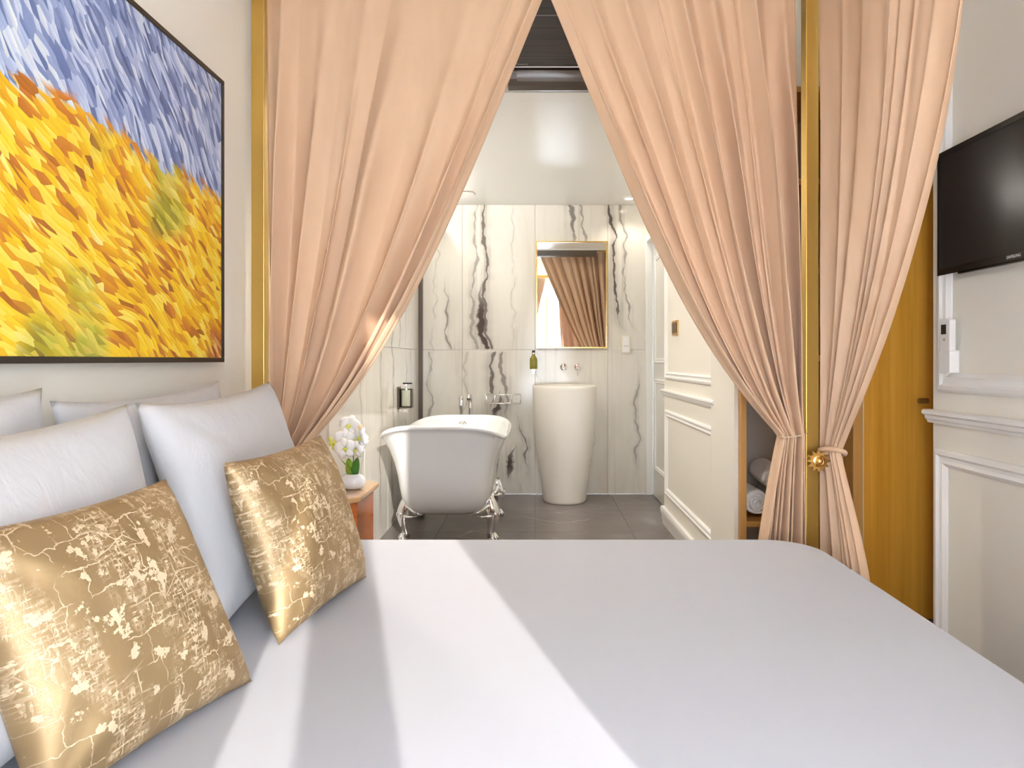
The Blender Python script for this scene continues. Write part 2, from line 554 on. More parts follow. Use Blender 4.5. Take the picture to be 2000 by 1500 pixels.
bed = thing('double_bed', 'wide double bed made up with a smooth white sheet', 'bed', (0, 1.25, 0))
part('bed_base', MB().box(-.975, .86, .34, 2.17, .06, .27), mat('taupe_upholstery', (.35, .30, .26), .8), bed, bevel=.02)
for x in (-.92, .78):
    for y in (.42, 2.09):
        part('leg', MB().box(x - .03, x + .03, y - .03, y + .03, 0, .06), M_BLACK, bed)
ms = soft_slab(-.985, .905, .30, 2.245, .20, ZBED, .17, .035)
part('mattress', ms, M_LINEN, bed, smooth=50)

# gold four-poster frame round the bed
PX, PY0, PY1 = .974, -.22, 2.42
cf = thing('canopy_frame', 'tall square gold metal canopy frame around the bed', 'canopy frame', (0, 1.1, 0))
for x in (-PX, PX):
    for y in (PY0, PY1):
        part('post', MB().box(x - .023, x + .023, y - .023, y + .023, 0, 2.43), M_GOLD, cf, bevel=.003)
for y in (PY0, PY1):
    part('rail', MB().box(-PX + .023, PX - .023, y - .018, y + .018, 2.39, 2.43), M_GOLD, cf, bevel=.003)
for x in (-PX, PX):
    part('rail', MB().box(x - .018, x + .018, PY0 + .023, PY1 - .023, 2.39, 2.43), M_GOLD, cf, bevel=.003)

# ================================================================== CURTAINS
def sm(a, b, x):
    t = max(0.0, min(1.0, (x - a) / (b - a)))
    return t * t * (3 - 2 * t)

def drape(seed, top, tie, bot, zt, ztie, zb, plane, axis, npl, gfun, amp=(.020, .034, .020, .030), side=-1, nu=260, nv=110, tiepos=.68, edge=None):
    """cloth hung from a rail, pulled in at a tie-back and falling to the floor.
    axis 'x': spreads along x in the plane y = plane; axis 'y': spreads along y in the plane x = plane"""
    rnd = random.Random(seed)
    ph = [0.0]
    wts = [rnd.uniform(.45, 1.9) for _ in range(npl)]
    tot = sum(wts)
    amps = [rnd.uniform(.45, 1.3) for _ in range(npl + 1)]
    start = [rnd.uniform(-.5, .45) for _ in range(npl)]
    skew = [rnd.uniform(.62, 1.5) for _ in range(npl)]
    cuts = [0.0]
    for w_ in wts: cuts.append(cuts[-1] + w_ / tot)
    def pleat(u):
        k = 0
        while k < npl - 1 and u > cuts[k + 1]: k += 1
        f = (u - cuts[k]) / (cuts[k + 1] - cuts[k])
        return k, f
    def fn(u, vv):
        if vv < tiepos:
            v = vv / tiepos; z = zt + (ztie - zt) * v
            g = gfun(v, u)
            s = (top[0] + (top[1] - top[0]) * u) * (1 - g) + (tie[0] + (tie[1] - tie[0]) * u) * g
            A = amp[0] + (amp[1] - amp[0]) * sm(0, .45, v)
            A = A + (amp[2] - A) * sm(.72, 1, v)
            low = 0
        else:
            v = (vv - tiepos) / (1 - tiepos); z = ztie + (zb - ztie) * v
            e = 1 - (1 - v) ** 1.6
            s = (tie[0] + (tie[1] - tie[0]) * u) * (1 - e) + (bot[0] + (bot[1] - bot[0]) * u) * e
            A = amp[2] + (amp[3] - amp[2]) * sm(0, .5, v)
            low = v
        k, f = pleat(u)
        wid = abs(top[1] - top[0])
        f = max(0.0, min(1.0, f))
        f2 = f ** skew[k]
        d = max(0.0, math.sin(PI * f2))                                       # one rounded fold with a narrow valley
        grow = .28 + .72 * sm(start[k], start[k] + .5, vv / tiepos)  # most folds deepen towards the tie
        fold = d ** 1.35 * 1.25 * amps[k] * (.6 + .8 * wts[k] / 1.9) * grow + .07 * math.sin(2 * PI * f2 * 2 + k) * d
        big = .5 + .5 * math.sin(2 * PI * (u * npl * .37) + seed)
        n = A * (fold * .95 + .35 * big)
        n += .006 * mnoise.noise(Vector((u * 9 + seed, vv * 3.1, seed * 1.7)))
        n += .0012 * mnoise.noise(Vector((u * 24 + seed, vv * 4.0, 2.0)))
        sway = .010 * mnoise.noise(Vector((u * 4 + seed * 3, vv * 2.2, 9.0))) * sm(0, .2, vv)
        lean = math.sin(2 * PI * f) * A * .22 * (1 if vv < tiepos else .6)   # folds roll over to one side
        width_now = 1.0
        s2 = s + (sway + lean) * (0.0 if (u < .002) else 1.0)
        if axis == 'x':
            return (s2, plane + side * n, z)
        return (plane + side * n, s2, z)
    return MB().grid(fn, nu, nv)

gA = lambda v, u: .79 * v + .21 * v ** 5
def curtain(name, label, mb, group=None):
    o = single(name, mb, M_CURTAIN, label, 'curtain', group, smooth=True)
    solidify(o, .003)
    return o

c1 = drape(3, (-.950, .045), (-.925, -.800), (-.95, -.74), 2.388, .765, .02, 2.425, 'x', 7, gA, amp=(.030, .062, .042, .05))
curtain('bed_curtain', 'left blush velvet curtain beside the painting, swept back behind the pillows', c1, 'curtains at the bathroom end of the bed')
c2 = drape(11, (.040, .920), (.862, .938), (.760, .938), 2.388, .800, .02, 2.430, 'x', 9, gA, amp=(.030, .060, .042, .05))
C2 = curtain('bed_curtain', 'middle blush velvet curtain tied beside the right gold post, in front of the towel shelves', c2, 'curtains at the bathroom end of the bed')
gF = lambda v, u: v ** (1.85 if u > .5 else 1.6)
c3 = drape(23, (2.372, 1.53), (2.372, 2.275), (2.372, 2.02), 2.388, .755, .02, .990, 'y', 7, lambda v, u: v ** 1.85, amp=(.026, .042, .032, .045), side=1)
C3 = curtain('bed_curtain', 'right blush velvet curtain beside the wall television, gathered under the gold sun ornament', c3)
# the camera-side curtains, hanging straight at the window side of the bed
n1 = drape(31, (-.95, .17), (-.95, -.15), (-.95, -.30), 2.388, .8, .02, -.205, 'x', 10, lambda v, u: v, amp=(.03, .04, .04, .04), side=1, nu=160, nv=40)
curtain('bed_curtain', 'blush velvet curtain hanging at the window side by the headboard', n1)
n2 = drape(37, (.375, .95), (.47, .95), (.75, .95), 2.388, .9, .02, -.205, 'x', 8, lambda v, u: v ** 2.2, amp=(.03, .04, .04, .04), side=1, nu=160, nv=60)
curtain('bed_curtain', 'blush velvet curtain hanging at the window side by the bed foot', n2)

# tie-backs: a gold sun on the post and a thin cord round the middle curtain
sunb = thing('curtain_holdback', 'gold sun-shaped curtain ornament on the right post', 'ornament', (.962, 2.34, .715))
def sun_poly(r0, r1, n):
    return [((r0 if k % 2 else r1) * math.cos(PI * k / n), (r0 if k % 2 else r1) * math.sin(PI * k / n)) for k in range(2 * n)]
cx, cy, cz = .962, 2.318, .722
M_ANTIQUE = mat('antique_gold', (.60, .36, .10), .35, .85)
mb = MB().prism([(cx + x, cz + z) for x, z in sun_poly(.027, .041, 12)], 'y', cy - .004, cy + .004)
part('sun_rays', mb, M_ANTIQUE, sunb, bevel=.0012, bseg=1)
mb = MB().lathe([(.021, cy - .004), (.020, cy - .008), (.015, cy - .010), (.012, cy - .008), (.0115, cy - .013), (.008, cy - .018), (.001, cy - .020)], (cx, 0, cz), 24, 'y')
part('sun_face', mb, mat('bright_gold', (.92, .66, .28), .2, 1.0), sunb, smooth=40)
mb = MB().lathe([(.006, cy + .004), (.006, 2.3965)], (cx, 0, cz), 12, 'y')
part('stem', mb, M_ANTIQUE, sunb, smooth=40)
mb = MB().tube([(.856, 2.40, .795), (.862, 2.365, .797), (.885, 2.350, .800), (.92, 2.352, .805), (.947, 2.372, .811), (.957, 2.40, .813)], .0018, 6)
part('tie_cord', mb, mat('pale_cord', (.72, .58, .42), .6), C2, smooth=True, label='thin pale tie cord')
mb = MB().tube([(1.010 + .034 * math.cos(2 * PI * k / 24), 2.322 + .062 * math.sin(2 * PI * k / 24), .752 - .016 * math.sin(2 * PI * k / 24 + .6)) for k in range(25)], .009, 8, flat=1.0)
part('tie_band', mb, M_CURTAIN, C3, smooth=True, label='narrow looped fabric tie band')

# ================================================================== PILLOWS
def pillow_mesh(c00, c10, c11, c01, th, n=34, pin=.045, seed=0, crease=.006, pow_=.62):
    """c00 bottom near, c10 bottom far, c11 top far, c01 top near: seam corners; bulges to both sides"""
    c00, c10, c11, c01 = map(Vector, (c00, c10, c11, c01))
    nrm = ((c10 - c00).cross(c01 - c00)).normalized()
    mid = (c00 + c10 + c11 + c01) / 4
    a = (c10 - c00 + c11 - c01) / 2; b = (c01 - c00 + c11 - c10) / 2
    def fn(sgn):
        def f(u, v):
            p = (c00 * (1 - u) + c10 * u) * (1 - v) + (c01 * (1 - u) + c11 * u) * v
            x, y = 2 * u - 1, 2 * v - 1
            p = p - a * (x * pin * (1 - y * y)) - b * (y * pin * (1 - x * x))     # seams draw in between the corners
            h = max(0, (1 - abs(x) ** 2.6)) ** pow_ * max(0, (1 - abs(y) ** 2.6)) ** pow_
            h *= th / 2
            rim = min(1, 6 * min(u, v, 1 - u, 1 - v))
            q = Vector((u * 3.2 + seed, v * 3.2, sgn * 1.3 + seed))
            wr_ = crease * mnoise.noise(q) + crease * .5 * mnoise.noise(q * 2.7)
            # creases fanning out of the corners
            for (ux, vx) in ((0, 0), (1, 0), (1, 1), (0, 1)):
                du, dv = abs(u - ux), abs(v - vx)
                rr = math.hypot(du, dv)
                if rr < .42:
                    wr_ += crease * .7 * math.sin(math.atan2(dv, du + 1e-6) * 9 + seed + ux) * math.sin(PI * rr / .42)
            return p + nrm * (sgn * (h + .0008) + wr_ * rim)
        return f
    mb = MB()
    mb.grid(fn(1), n, n)
    g = MB().grid(fn(-1), n, n)
    mb.add(g.v, [tuple(reversed(f)) for f in g.f])
    return mb

def make_pillow(name, label, cat, m, corners, th, seed, group=None, pin=.045, crease=.006, n=34, piping=None):
    mb = pillow_mesh(*corners, th, n=n, pin=pin, seed=seed, crease=crease, pow_=.5)
    xs = [v[0] for v in mb.v]; b = Vector((sum(xs) / len(xs), sum(v[1] for v in mb.v) / len(mb.v), min(v[2] for v in mb.v)))
    me = bpy.data.meshes.new(name)
    me.from_pydata([Vector(v) - b for v in mb.v], [], mb.f)
    bm = bmesh.new(); bm.from_mesh(me)
    bmesh.ops.remove_doubles(bm, verts=bm.verts, dist=.0022)
    bmesh.ops.recalc_face_normals(bm, faces=bm.faces)
    uvl = bm.loops.layers.uv.new('UVMap')
    c00, c10, c11, c01 = map(Vector, corners)
    e1, e2 = (c10 - c00), (c01 - c00)
    for f in bm.faces:
        f.smooth = True
        for lp in f.loops:
            d = lp.vert.co + b - c00
            lp[uvl].uv = (d.dot(e1) / e1.length, d.dot(e2) / e2.length)
    bm.to_mesh(me); bm.free()
    me.materials.append(m)
    o = bpy.data.objects.new(name, me); COL.objects.link(o); o.location = b
    BASE[o] = b
    return tag(o, label, cat, group)

G = 'white bed pillows'
make_pillow('bed_pillow', 'white pillow lying back against the wall under the painting, far one of the rear pair', 'pillow', M_PILLOW,
            ((-.905, 1.36, ZBED + .01), (-.895, 2.06, ZBED + .01), (-.935, 2.02, 1.005), (-.945, 1.33, .985)), .115, 1, G)
make_pillow('bed_pillow', 'white pillow against the wall, near one of the rear pair, with a peaked corner', 'pillow', M_PILLOW,
            ((-.905, .62, ZBED + .01), (-.905, 1.33, ZBED + .01), (-.945, 1.31, 1.012), (-.945, .64, 1.0)), .115, 2, G)
make_pillow('bed_pillow', 'white pillow standing behind the large gold cushion at the left', 'pillow', M_PILLOW,
            ((-.720, .68, ZBED + .01), (-.722, 1.40, ZBED + .01), (-.842, 1.41, .975), (-.852, .70, .955)), .145, 5, G)
make_pillow('bed_pillow', 'white pillow standing behind the far gold cushion beside the curtain', 'pillow', M_PILLOW,
            ((-.665, 1.435, ZBED + .008), (-.690, 2.12, ZBED + .008), (-.825, 2.115, .998), (-.835, 1.425, .975)), .17, 4, G)

# gold foil cushions
M_FOIL = mat('cracked_gold_foil_fabric', (.7, .5, .28), .5)
def _f():
    t = NT(M_FOIL)
    uv = t.mapped(t.uv(), (1, 1, 1))
    w = t.noise(uv, 9, 3, .5, out='Color')
    vv = t.n('ShaderNodeVectorMath', operation='MULTIPLY_ADD')
    t.l(w, vv.inputs[0]); vv.inputs[1].default_value = (.02, .02, .0); t.l(uv, vv.inputs[2])
    def bricks(scale, wdt, row, mortar, warp, loc=(0, 0, 0)):
        wv = t.noise(t.mapped(uv, (1, 1, 1), (0, 0, 0), loc), 26, 3, .6, out='Color')
        ad = t.n('ShaderNodeVectorMath', operation='MULTIPLY_ADD')
        t.l(wv, ad.inputs[0]); ad.inputs[1].default_value = (warp, warp, 0); t.l(uv, ad.inputs[2])
        bk = t.n('ShaderNodeTexBrick')
        t.l(ad.outputs[0], bk.inputs['Vector'])
        bk.offset = .37; bk.squash = .6; bk.squash_frequency = 3
        bk.inputs['Scale'].default_value = scale
        bk.inputs['Brick Width'].default_value = wdt; bk.inputs['Row Height'].default_value = row
        bk.inputs['Mortar Size'].default_value = mortar; bk.inputs['Mortar Smooth'].default_value = .2
        return bk.outputs['Fac']
    big = bricks(1.0, .075, .042, .0009, .034)
    h1 = t.smooth(t.noise(t.mapped(uv, (40, 230, 1)), 1.0, 2, .5), .50, .56)
    h2 = t.smooth(t.noise(t.mapped(uv, (230, 40, 1)), 1.0, 2, .5), .52, .58)
    small = t.math('MAXIMUM', h1, h2)
    gate = t.smooth(t.noise(t.mapped(uv, (1, 1, 1), (0, 0, 0), (5, 2, 0)), 14, 3, .6), .45, .55)
    vor = t.n('ShaderNodeTexVoronoi', feature='DISTANCE_TO_EDGE', voronoi_dimensions='2D')
    t.l(vv.outputs[0], vor.inputs['Vector']); vor.inputs['Scale'].default_value = 24
    cr = t.math('MULTIPLY', t.smooth(vor.outputs['Distance'], .008, .03, 1, 0), t.smooth(t.noise(uv, 8, 2), .52, .60))
    crack = t.math('MAXIMUM', t.math('MULTIPLY', big, gate), cr)
    band = t.smooth(t.noise(t.mapped(uv, (1.6, .6, 1)), 8.5, 2), .46, .54)
    crumb = t.smooth(t.noise(t.mapped(uv, (1.3, 1, 1)), 75, 3, .6), .50, .56)
    dense = t.math('MULTIPLY', t.math('MULTIPLY', band, small), t.math('ADD', .35, t.math('MULTIPLY', crumb, .65)))
    patch = t.smooth(t.noise(t.mapped(uv, (1.1, 1, 1)), 24, 4, .68), .57, .60)
    fab = t.math('MAXIMUM', crack, t.math('MAXIMUM', dense, patch))
    fab = t.math('MULTIPLY', fab, .92)
    foil_tone = t.mix(t.noise(uv, 6, 3), (.31, .205, .095), (.47, .335, .18))
    t.l(t.mix(fab, foil_tone, (.70, .545, .36)), t.p.inputs['Base Color'])
    t.l(t.math('SUBTRACT', .62, t.math('MULTIPLY', fab, .5)), t.p.inputs['Metallic'])
    t.l(t.math('ADD', .52, t.math('MULTIPLY', fab, .18)), t.p.inputs['Roughness'])
    h = t.math('ADD', t.math('MULTIPLY', fab, -.4), t.noise(uv, 14, 3, .6, .5))
    t.bump(h, .22, .01)
_f()
make_pillow('gold_cushion', 'large gold foil cushion nearest the camera at the left edge', 'cushion', M_FOIL,
            ((-.625, .855, ZBED + .002), (-.512, 1.235, ZBED + .002), (-.668, 1.235, .850), (-.755, .855, .842)), .136, 8, 'gold foil cushions', pin=.03, crease=.005, n=44)
make_pillow('gold_cushion', 'gold foil cushion farther up the bed, in front of the nightstand', 'cushion', M_FOIL,
            ((-.522, 1.39, ZBED + .002), (-.452, 1.825, ZBED + .002), (-.575, 1.825, .864), (-.632, 1.385, .856)), .140, 9, 'gold foil cushions', pin=.03, crease=.005, n=44)

# ================================================================== PAINTING (a plain abstract stand-in in the same colours)
pt = thing('framed_painting', 'large blue and yellow brushwork painting in thin black frame above the pillows', 'painting', (XL, 1.3, 1.055))
PY_0, PY_1, PZ0, PZ1 = .42, 2.150, 1.058, 1.942
fx0, fx1 = XL, XL + .042
fw = .014
for nm, bx_ in (('frame_bar', (fx0, fx1, PY_0, PY_1, PZ0, PZ0 + fw)), ('frame_bar', (fx0, fx1, PY_0, PY_1, PZ1 - fw, PZ1)),
                ('frame_bar', (fx0, fx1, PY_0, PY_0 + fw, PZ0 + fw, PZ1 - fw)), ('frame_bar', (fx0, fx1, PY_1 - fw, PY_1, PZ0 + fw, PZ1 - fw))):
    part(nm, MB().box(*bx_), mat('black_wood_frame', (.022, .016, .012), .4), pt, bevel=.001, bseg=1)
M_ART = mat('abstract_oil_paint', (.5, .5, .5), .38)
def _f():
    t = NT(M_ART)
    x, y, z = t.sep(t.pos())
    q = t.comb(y, z, 0.0)
    # short brush strokes: stretched cells whose direction drifts slowly
    def strokes(rot, sx, sy, seed):
        wv = t.noise(q, 2.2, 2, out='Color')
        ad = t.n('ShaderNodeVectorMath', operation='MULTIPLY_ADD')
        t.l(wv, ad.inputs[0]); ad.inputs[1].default_value = (.16, .16, 0); t.l(q, ad.inputs[2])
        mp = t.mapped(t.mapped(ad.outputs[0], (1, 1, 1), (0, 0, rot), (seed, seed * .7, 0)), (sx, sy, 1))
        v = t.n('ShaderNodeTexVoronoi', voronoi_dimensions='2D', feature='F1')
        t.l(mp, v.inputs['Vector']); v.inputs['Scale'].default_value = 1.0
        cs = t.sep(v.outputs['Color'])
        return cs[0], cs[1], v.outputs['Distance']
    s1, s1b, d1 = strokes(.9, 22, 88, 1.0)
    s2, s2b, d2 = strokes(-1.05, 80, 22, 4.0)
    drift = t.noise(q, 2.6, 3)
    sky = t.ramp(t.math('ADD', t.math('MULTIPLY', s1, .55), t.math('MULTIPLY', drift, .55)),
                 [(.20, (.045, .075, .20)), (.38, (.13, .19, .40)), (.55, (.30, .38, .62)), (.72, (.55, .63, .82)), (.88, (.74, .80, .84))])
    fld = t.ramp(t.math('ADD', t.math('MULTIPLY', s2, .62), t.math('MULTIPLY', t.noise(q, 3.1, 2), .42)),
                 [(.14, (.26, .075, .012)), (.28, (.60, .20, .02)), (.42, (.80, .42, .01)), (.62, (.92, .62, .02)), (.80, (.96, .76, .12)), (.93, (.95, .86, .50))])
    # patches of warm red-orange and a little olive
    w1 = t.smooth(t.noise(t.mapped(q, (1, 1, 1), (0, 0, 0), (3, 8, 0)), 2.4, 2), .54, .64)
    rust = t.ramp(s2b, [(.1, (.28, .07, .015)), (.5, (.62, .22, .05)), (.9, (.85, .48, .20))])
    lowz = t.smooth(z, 1.05, 1.42, 1, 0)
    fld = t.mix(t.math('MULTIPLY', w1, t.math('MULTIPLY', lowz, .85)), fld, rust)
    w2 = t.smooth(t.noise(t.mapped(q, (1, 1, 1), (0, 0, 0), (11, 2, 0)), 2.1, 2), .57, .66)
    olive = t.ramp(s2b, [(.1, (.13, .16, .02)), (.5, (.36, .40, .03)), (.9, (.68, .62, .12))])
    fld = t.mix(t.math('MULTIPLY', w2, .8), fld, olive)
    edge = t.math('ADD', z, t.math('ADD', t.math('MULTIPLY', t.math('SUBTRACT', s2, .5), .05), t.math('MULTIPLY', t.math('SUBTRACT', t.noise(q, 1.6, 2), .5), .16)))
    f = t.smooth(edge, 1.575, 1.60)
    t.l(t.mix(f, fld, sky), t.p.inputs['Base Color'])
    hh = t.mix(f, t.comb(d2, d2, d2), t.comb(d1, d1, d1))
    t.bump(hh, .35, .006)
_f()
part('canvas', MB().box(fx0 + .006, fx1 - .004, PY_0 + fw, PY_1 - fw, PZ0 + fw, PZ1 - fw), M_ART, pt)

# ================================================================== WARDROBE AND SHELVES
YS = 2.80
X0, X1, X2 = .844, 1.345, 1.735
sh = thing('shelf_unit', 'tall open oak shelf unit behind the middle curtain', 'shelf unit', ((X0 + X1) / 2, 3.0, 0))
part('side_panel', MB().box(X0, X0 + .024, YS, 3.20, 0, 2.19), M_OAKEDGE, sh, bevel=.001, bseg=1)
part('side_panel', MB().box(X1 - .040, X1 - .002, YS, 3.20, 0, 2.19), M_OAKEDGE, sh, bevel=.001, bseg=1)
part('back_panel', MB().box(X0 + .024, X1 - .040, 3.175, 3.20, 0, 2.19), mat('taupe_back_panel', (.36, .31, .27), .6), sh)
for z in (.05, .378, 1.06, 1.42, 1.785, 2.165):
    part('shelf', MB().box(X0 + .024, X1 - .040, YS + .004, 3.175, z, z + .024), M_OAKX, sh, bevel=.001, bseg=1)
wd = thing('wardrobe', 'tall golden oak wardrobe behind the right curtain and television wall', 'wardrobe', ((X1 + X2) / 2, 3.0, 0))
part('carcass', MB().box(X1 + .001, X2, YS + .024, 3.21, 0, 2.19), M_OAKEDGE, wd)
dd = part('door', MB().box(X1 + .004, X2 - .002, YS, YS + .021, .002, 2.185), M_OAK, wd, bevel=.0015, bseg=1)
mb = MB().tube([(1.560, YS - .026, .898), (1.596, YS - .026, .898)], .011, 14)
mb.tube([(1.578, YS, .898), (1.578, YS - .03, .898)], .006, 10)
part('knob', mb, mat('aged_brass', (.30, .20, .07), .3, .9), dd, smooth=40)
part('edge_strip', MB().box(X1 - .002, X1 + .0035, YS - .002, YS + .01, .012, 2.185), mat('pale_edge_strip', (.72, .55, .30), .5), wd)

# rolled towels on the low shelf
def towel_mesh(r, ln, seed):
    rnd = random.Random(seed)
    turns = 4.2; n = 130; th = r / (turns + .8)
    def prof(s):
        a = s * turns * 2 * PI + seed
        rr = r * (.14 + .86 * s) + .0015 * math.sin(a * 3.3 + seed)
        return a, rr
    ring = []
    mb = MB()
    nl = 14
    def f(u, v):
        a, rr = prof(u)
        end = min(v, 1 - v) * 2
        pull = .018 * (1 - u) * (1 if v < .5 else -1) * 0 + .006 * math.sin(a * 1.7 + seed)
        y = -ln / 2 + ln * v + (pull if v < .5 else -pull) * (1 - end)
        rr = rr * (1 - .10 * (1 - sm(0, .16, end)))
        return (rr * math.cos(a), y, rr * math.sin(a) * .96 + r)
    mb.grid(f, n, nl)
    return mb
tm = mesh_of('rolled_towel', towel_mesh(.060, .26, 2.1), M_TOWEL, True)
for (x, z, rz, lab) in ((.932, .4035, 0, 'white rolled towel at the left end of the low shelf'), (1.072, .4035, .05, 'white rolled towel on the low shelf behind the tied curtain'),
                    (1.022, .5045, -.08, 'white rolled towel on top of the other two rolls')):
    o = bpy.data.objects.new('rolled_towel', tm); COL.objects.link(o)
    o.location = (x, 2.99, z); o.rotation_euler = (0, 0, rz)
    md = o.modifiers.new('thickness', 'SOLIDIFY'); md.thickness = .011; md.offset = -1
    tag(o, lab, 'towel', 'rolled towels on the shelf')
# double socket at the back of the shelves
sk = thing('power_socket', 'white wall socket inside the shelf unit seen beside the right gold post', 'socket', (1.235, 3.175, 1.345))
part('plate', MB().box(1.19, 1.28, 3.165, 3.175, 1.345, 1.425), M_WHITEPLASTIC, sk, bevel=.003)
for z in (1.375, 1.395):
    part('slot', MB().box(1.205, 1.265, 3.162, 3.1655, z, z + .010), M_BLACK, sk)

# ================================================================== RIGHT WALL THINGS
tv = thing('television', 'flat black television mounted high on the right wall', 'television', (XR, 2.0, 1.355))
TX = 1.392
part('body', MB().box(TX + .003, TX + .030, 1.645, 2.360, 1.360, 1.772), M_BLACK, tv, bevel=.004)
part('rear_housing', MB().box(TX + .026, TX + .040, 1.75, 2.25, 1.40, 1.70), M_BLACK, tv)
fr = mat('glossy_black_bezel', (.015, .012, .010), .18)
mb = MB().box(TX, TX + .006, 1.642, 2.363, 1.757, 1.775).box(TX, TX + .006, 1.642, 2.363, 1.355, 1.377).box(TX, TX + .006, 1.642, 1.654, 1.377, 1.757).box(TX, TX + .006, 2.351, 2.363, 1.377, 1.757)
part('bezel', mb, fr, tv)
part('screen', MB().box(TX + .002, TX + .005, 1.654, 2.351, 1.377, 1.757), mat('dark_screen', (.030, .024, .021), .2, Specular_IOR_Level=.25), tv)
part('speaker_grille', MB().box(TX + .006, TX + .020, 1.75, 2.26, 1.349, 1.356), fr, tv, bevel=.002)
def text_part(name, body, size, loc, rot, m, parent, depth=.0004):
    cu = bpy.data.curves.new(name, 'FONT'); cu.body = body; cu.size = size; cu.extrude = depth; cu.align_x = 'CENTER'; cu.align_y = 'CENTER'
    tmp = bpy.data.objects.new(name + '_src', cu); COL.objects.link(tmp)
    dg = bpy.context.evaluated_depsgraph_get()
    me = bpy.data.meshes.new_from_object(tmp.evaluated_get(dg))
    bpy.data.objects.remove(tmp)
    me.materials.clear(); me.materials.append(m)
    o = bpy.data.objects.new(name, me); COL.objects.link(o)
    o.parent = parent; o.location = Vector(loc) - BASE[parent]; o.rotation_euler = rot
    return o
M_PRINT = mat('pale_grey_print', (.55, .53, .5), .4)
text_part('logo', 'SAMSUNG', .013, (TX - .0005, 1.985, 1.3665), (PI / 2, 0, -PI / 2), M_PRINT, tv)
part('wall_mount', MB().box(TX + .030, XR, 1.9, 2.1, 1.5, 1.62), M_BLACK, tv)

rc = thing('remote_control', 'white air conditioner remote in its wall holder below the television', 'remote control', (XR, 2.345, 1.018))
def slab_x(x0, x1, y0, y1, z0, z1, r):
    return MB().prism(rrect(y0, y1, z0, z1, r, 5), 'x', x0, x1)
RX = XR - .022
part('holder', slab_x(RX - .0115, XR, 2.308, 2.369, 1.020, 1.098, .006), M_WHITEPLASTIC, rc, bevel=.002)
body = part('handset', slab_x(RX - .010, RX + .012, 2.311, 2.366, 1.05, 1.205, .009), M_WHITEPLASTIC, rc, bevel=.002)
part('display', slab_x(RX - .0115, RX - .009, 2.330, 2.357, 1.153, 1.186, .001), mat('lcd_dark', (.055, .042, .035), .2), body)
part('button', slab_x(RX - .0125, RX - .009, 2.334, 2.346, 1.130, 1.139, .003), mat('ochre_button', (.62, .5, .33), .4), body)

# ================================================================== AIR CONDITIONER
ac = thing('air_conditioner', 'dark brown air conditioner on the bulkhead between the curtains', 'air conditioner', (.29, YK, 2.235))
AX0, AX1 = -.118, .70
prof = [(YK - .001, 2.298), (3.02, 2.252), (2.985, 2.243), (2.955, 2.252), (2.932, 2.272), (2.922, 2.300), (2.922, 2.306), (2.945, 2.312), (2.945, 2.63), (2.97, 2.645), (YK - .001, 2.645)]
part('housing', MB().prism(prof, 'x', AX0, AX1), mat('bronze_plastic', (.105, .088, .072), .32), ac, bevel=.004)
M_ACP = mat('dark_brushed_panel', (.045, .036, .031), .30)
def _f():
    t = NT(M_ACP)
    n = t.noise(t.mapped(t.pos(), (3, 3, 190)), 1.0, 3, .6)
    t.l(t.ramp(n, [(.3, (.026, .020, .018)), (.7, (.075, .061, .052))]), t.p.inputs['Base Color'])
    t.bump(n, .1, .002)
_f()
fp = part('front_panel', MB().box(AX0 + .001, AX1 - .001, 2.915, 2.944, 2.313, 2.635), M_ACP, ac, bevel=.003)
part('panel_edge', MB().box(AX0 + .002, AX1 - .002, 2.9125, 2.916, 2.3125, 2.317), M_CHROME, fp)
part('top_seam', MB().box(AX0 + .004, AX1 - .004, 2.9135, 2.916, 2.534, 2.537), mat('grey_seam', (.25, .23, .21), .4), fp)
fl = [(2.9195, 2.304), (2.9205, 2.296), (2.929, 2.274), (2.938, 2.263), (2.944, 2.272), (2.934, 2.300)]
part('flap', MB().prism(fl, 'x', AX0 + .040, AX1 - .03), mat('bronze_flap', (.155, .135, .112), .28), ac, smooth=40)
text_part('logo', 'Panasonic', .013, (-.055, 2.9145, 2.3275), (PI / 2, 0, 0), mat('grey_lettering', (.28, .27, .25), .4), ac)

# ================================================================== BATHTUB
TCX, TCY = -.505, 4.225
tub = thing('clawfoot_bathtub', 'white double-ended bathtub on ornate chrome feet', 'bathtub', (TCX, TCY, 0))
HW, HL = .348, .725
def tub_pt(th, sx, sy, h, zb, drop=0):
    c, s_ = math.cos(th), math.sin(th)
    e = 2 / 5.0                                            # blunt, nearly flat ends
    x = HW * sx * math.copysign(abs(c) ** e, c)
    y = HL * sy * math.copysign(abs(s_) ** e, s_)
    ye = max(-1, min(1, y / (HL * sy))) if sy else 0
    xe = abs(x) / (HW * sx) if sx else 0
    near = max(0, -ye) ** 2.4 * (1 - .30 * xe ** 4); far = max(0, ye) ** 2.4 * (1 - .30 * xe ** 4)
    zr = .622 + .105 * near + .046 * far
    return (TCX + x, TCY + y, zb + (zr - zb) * h + drop)
SEG = 96
ZB0 = .178
out_prof = [(0.02, .02, 0), (.36, .40, .004), (.50, .52, .03), (.60, .60, .075), (.69, .67, .15), (.745, .72, .25), (.765, .75, .36), (.785, .785, .50), (.825, .835, .66), (.885, .895, .81), (.94, .95, .91), (.965, .972, .955)]
rim_prof = [(.985, .990, .958), (.998, .999, .975), (1.0, 1.0, .990), (.990, .995, 1.0), (.965, .983, 1.004), (.945, .972, .998)]
in_prof = [(.915, .945, .94), (.86, .89, .80), (.79, .82, .62), (.745, .765, .45), (.70, .72, .30), (.62, .66, .20), (.45, .52, .165), (.2, .25, .158), (.02, .02, .157)]
rings = [[tub_pt(2 * PI * j / SEG, sx, sy, h, ZB0) for j in range(SEG)] for sx, sy, h in out_prof + rim_prof + in_prof]
